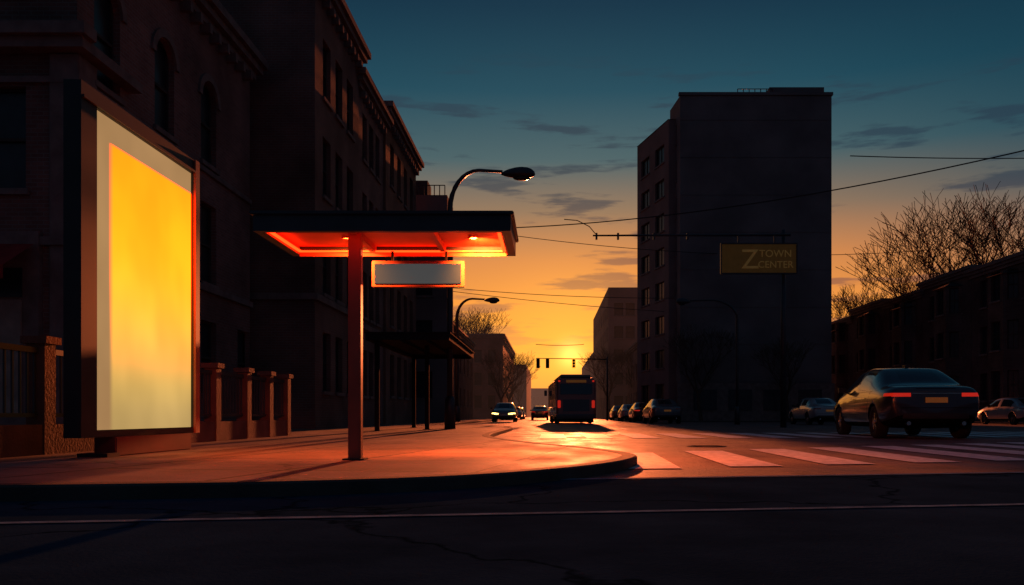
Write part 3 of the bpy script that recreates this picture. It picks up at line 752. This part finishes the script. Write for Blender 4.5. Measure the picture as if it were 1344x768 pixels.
# ------------------------------------------------------------ bus
B=empty('city_bus',(1.65,50,.005)); B.rotation_euler=(0,0,R(2.5))
def cbox(name,a,m,bev=0,seg=3):
    bm=bmesh.new(); bbox(bm,*a)
    if bev: bmesh.ops.bevel(bm,geom=bm.edges[:],offset=bev,segments=seg,affect='EDGES')
    me=bpy.data.meshes.new(name); bmesh.ops.recalc_face_normals(bm,faces=bm.faces); bm.to_mesh(me); bm.free(); me.materials.append(m)
    return child(name,me,B)
M_bus=paint('bus_paint',(.28,.08,.055)); M_busd=paint('bus_dark',(.05,.035,.035))
cbox('body',(-1.2,1.2,0,11,.30,2.72),M_bus,.12); cbox('roof_pod',(-1.0,1.0,.5,8,2.7,2.95),M_busd,.1)
cbox('rear_window',(-.95,.95,-.02,.05,1.75,2.4),M_cglass,.02); cbox('destination_sign',(-.6,.6,-.02,.05,2.46,2.62),M_plate)
cbox('engine_grille',(-.8,.8,-.02,.03,.75,1.45),M_busd,.01)
cbox('bumper',(-1.18,1.18,-.08,.1,.28,.58),M_busd,.03); cbox('mud_flap',(-1.1,1.1,.6,.64,.08,.4),M_tyre)
for s in(-1,1):
    cbox('tail_lamp_%d'%(s+1),(s*1.02-.09,s*1.02+.09,-.03,.03,.95,1.4),M_tail,.02); cbox('upper_lamp_%d'%(s+1),(s*1.02-.06,s*1.02+.06,-.03,.03,2.5,2.6),M_tail,.01)
    for k in range(6): cbox('side_window_%d_%d'%(s+1,k),(s*1.2-.015,s*1.2+.015,.6+k*1.65,2.1+k*1.65,1.45,2.35),M_cglass,.01)
    for k,y in enumerate((2.4,8.6)):
        bm=bmesh.new(); bmesh.ops.create_cone(bm,segments=28,radius1=.48,radius2=.48,depth=.3,cap_ends=True,matrix=Matrix.Translation((s*1.03,y,.48))@Matrix.Rotation(R(90),4,'Y')); bmesh.ops.bevel(bm,geom=[e_ for e_ in bm.edges if len(e_.link_faces)==2 and e_.calc_face_angle()>1],offset=.04,segments=2,affect='EDGES')
        me=mk(bm,'wheel',[M_tyre]); child('wheel_%d_%d'%(s+1,k),me,B)
    cbox('mirror_%d'%(s+1),(s*1.4-.1,s*1.4+.1,10.6,10.7,1.9,2.3),M_busd,.02)

# ------------------------------------------------------------ evening glow over the far street: emissive box imitating scattered light
hm=bpy.data.materials.new('haze_glow'); hm.use_nodes=True; HN=hm.node_tree.nodes; HL=hm.node_tree.links
for n in list(HN):
    if n.type!='OUTPUT_MATERIAL': HN.remove(n)
ho=[n for n in HN if n.type=='OUTPUT_MATERIAL'][0]
ve=HN.new('ShaderNodeEmission'); ve.inputs[0].default_value=(1,.42,.26,1); ve.inputs[1].default_value=.0004
HL.new(ve.outputs[0],ho.inputs['Volume'])
box('haze_glow',-90,90,83,380,.02,24,hm)

# ------------------------------------------------------------ world
disc_el,sun_el,sun_az=R(4.1),R(6.5),R(1.5)
dd_=Vector((math.sin(sun_az)*math.cos(disc_el),math.cos(sun_az)*math.cos(disc_el),math.sin(disc_el)))
sd=Vector((math.sin(sun_az)*math.cos(sun_el),math.cos(sun_az)*math.cos(sun_el),math.sin(sun_el)))
w=bpy.data.worlds.new('World'); scene.world=w; w.use_nodes=True; N=w.node_tree.nodes; L=w.node_tree.links
bg=N['Background']; out=N['World Output']
sky=N.new('ShaderNodeTexSky'); sky.sky_type='NISHITA'; sky.sun_disc=False; sky.sun_elevation=sun_el; sky.sun_rotation=sun_az; sky.air_density=1.5; sky.dust_density=2
tc=N.new('ShaderNodeTexCoord'); nv=N.new('ShaderNodeVectorMath'); nv.operation='NORMALIZE'; L.new(tc.outputs['Generated'],nv.inputs[0])
sp=N.new('ShaderNodeSeparateXYZ'); L.new(nv.outputs[0],sp.inputs[0])
def srgb(c): return tuple(((v/255)/12.92 if v/255<=.04045 else ((v/255+.055)/1.055)**2.4) for v in c)+(1,)
def ramp(stops):
    r=N.new('ShaderNodeValToRGB'); cr=r.color_ramp
    cr.elements[0].position=stops[0][0]; cr.elements[0].color=srgb(stops[0][1]); cr.elements[1].position=stops[-1][0]; cr.elements[1].color=srgb(stops[-1][1])
    for p,c in stops[1:-1]:
        e=cr.elements.new(p); e.color=srgb(c)
    L.new(sp.outputs[2],r.inputs[0]); return r
rs_=ramp([(0,(228,105,45)),(.06,(253,158,40)),(.12,(247,153,54)),(.18,(216,136,72)),(.235,(145,117,92)),(.29,(70,98,104)),(.36,(24,76,94)),(.44,(8,53,75)),(.7,(4,30,50)),(1,(3,22,38))])
ra_=ramp([(0,(120,62,48)),(.08,(186,104,62)),(.13,(172,110,76)),(.18,(122,99,84)),(.23,(74,88,92)),(.29,(36,74,88)),(.36,(16,61,79)),(.44,(7,45,65)),(.7,(5,27,45)),(1,(3,22,38))])
def math_(op,a,b=None):
    n=N.new('ShaderNodeMath'); n.operation=op
    for i,v in enumerate((a,b)):
        if v is None: continue
        if isinstance(v,(int,float)): n.inputs[i].default_value=v
        else: L.new(v,n.inputs[i])
    return n.outputs[0]
def mr(inp,a,b,A=0,B=1,sm=True):
    m=N.new('ShaderNodeMapRange'); m.interpolation_type='SMOOTHSTEP' if sm else 'LINEAR'
    m.inputs[1].default_value=a;m.inputs[2].default_value=b;m.inputs[3].default_value=A;m.inputs[4].default_value=B; L.new(inp,m.inputs[0]); return m.outputs[0]
dt=N.new('ShaderNodeVectorMath'); dt.operation='DOT_PRODUCT'; L.new(nv.outputs[0],dt.inputs[0]); dt.inputs[1].default_value=dd_
dot=dt.outputs['Value']
mx=N.new('ShaderNodeMix'); mx.data_type='RGBA'; L.new(mr(dot,.82,.99),mx.inputs[0]); L.new(ra_.outputs[0],mx.inputs[6]); L.new(rs_.outputs[0],mx.inputs[7])
bk=N.new('ShaderNodeMix'); bk.data_type='RGBA'; bk.blend_type='MIX'; L.new(mr(dot,-.1,.8),bk.inputs[0]); bk.inputs[6].default_value=srgb((32,48,68)); L.new(mx.outputs[2],bk.inputs[7])
mp=N.new('ShaderNodeMapping'); mp.inputs['Scale'].default_value=(4.2,4.2,30); L.new(nv.outputs[0],mp.inputs[0])
nz=N.new('ShaderNodeTexNoise'); nz.inputs['Scale'].default_value=1.5; nz.inputs['Detail'].default_value=7; nz.inputs['Roughness'].default_value=.55; L.new(mp.outputs[0],nz.inputs['Vector'])
cf=math_('MULTIPLY',mr(nz.outputs['Fac'],.53,.62),mr(sp.outputs[2],.05,.12)); cf=math_('MULTIPLY',cf,mr(sp.outputs[2],.32,.42,1,0)); cf=math_('MULTIPLY',cf,.7)
cm=N.new('ShaderNodeMix'); cm.data_type='RGBA'; L.new(cf,cm.inputs[0]); L.new(bk.outputs[2],cm.inputs[6])
cc=N.new('ShaderNodeMix'); cc.data_type='RGBA'; L.new(mr(sp.outputs[2],.08,.26),cc.inputs[0]); cc.inputs[6].default_value=srgb((150,88,68)); cc.inputs[7].default_value=srgb((34,56,74)); L.new(cc.outputs[2],cm.inputs[7])
g1=math_('POWER',math_('MAXIMUM',dot,0),9000.0); g2=math_('POWER',math_('MAXIMUM',dot,0),260.0)
def addc(base,fac,col):
    m=N.new('ShaderNodeVectorMath'); m.operation='SCALE'; m.inputs[0].default_value=col; L.new(fac,m.inputs['Scale'])
    a=N.new('ShaderNodeVectorMath'); a.operation='ADD'; L.new(base,a.inputs[0]); L.new(m.outputs[0],a.inputs[1]); return a.outputs[0]
c=addc(cm.outputs[2],g1,(1.5,.55,.12)); c=addc(c,g2,(.35,.16,.01))
sk=N.new('ShaderNodeVectorMath'); sk.operation='SCALE'; L.new(sky.outputs[0],sk.inputs[0]); sk.inputs['Scale'].default_value=.0015
a=N.new('ShaderNodeVectorMath'); a.operation='ADD'; L.new(c,a.inputs[0]); L.new(sk.outputs[0],a.inputs[1])
L.new(a.outputs[0],bg.inputs[0]); bg.inputs[1].default_value=1.0
sl_=bpy.data.lights.new('sun','SUN'); sl_.energy=5; sl_.angle=R(.6); sl_.color=(1,.2,.06)
so=bpy.data.objects.new('sun',sl_); scene.collection.objects.link(so); so.rotation_euler=(-sd).to_track_quat('-Z','Y').to_euler(); so.location=(0,100,30)

# ------------------------------------------------------------ camera
cam=bpy.data.cameras.new('camera'); co=bpy.data.objects.new('camera',cam); scene.collection.objects.link(co)
co.location=(0,0,.52); co.rotation_euler=(R(90),0,0); cam.sensor_width=36; cam.lens=36*1100/1344
cam.shift_x=-48/1344; cam.shift_y=161/1344; cam.clip_start=.05; cam.clip_end=6000
scene.camera=co
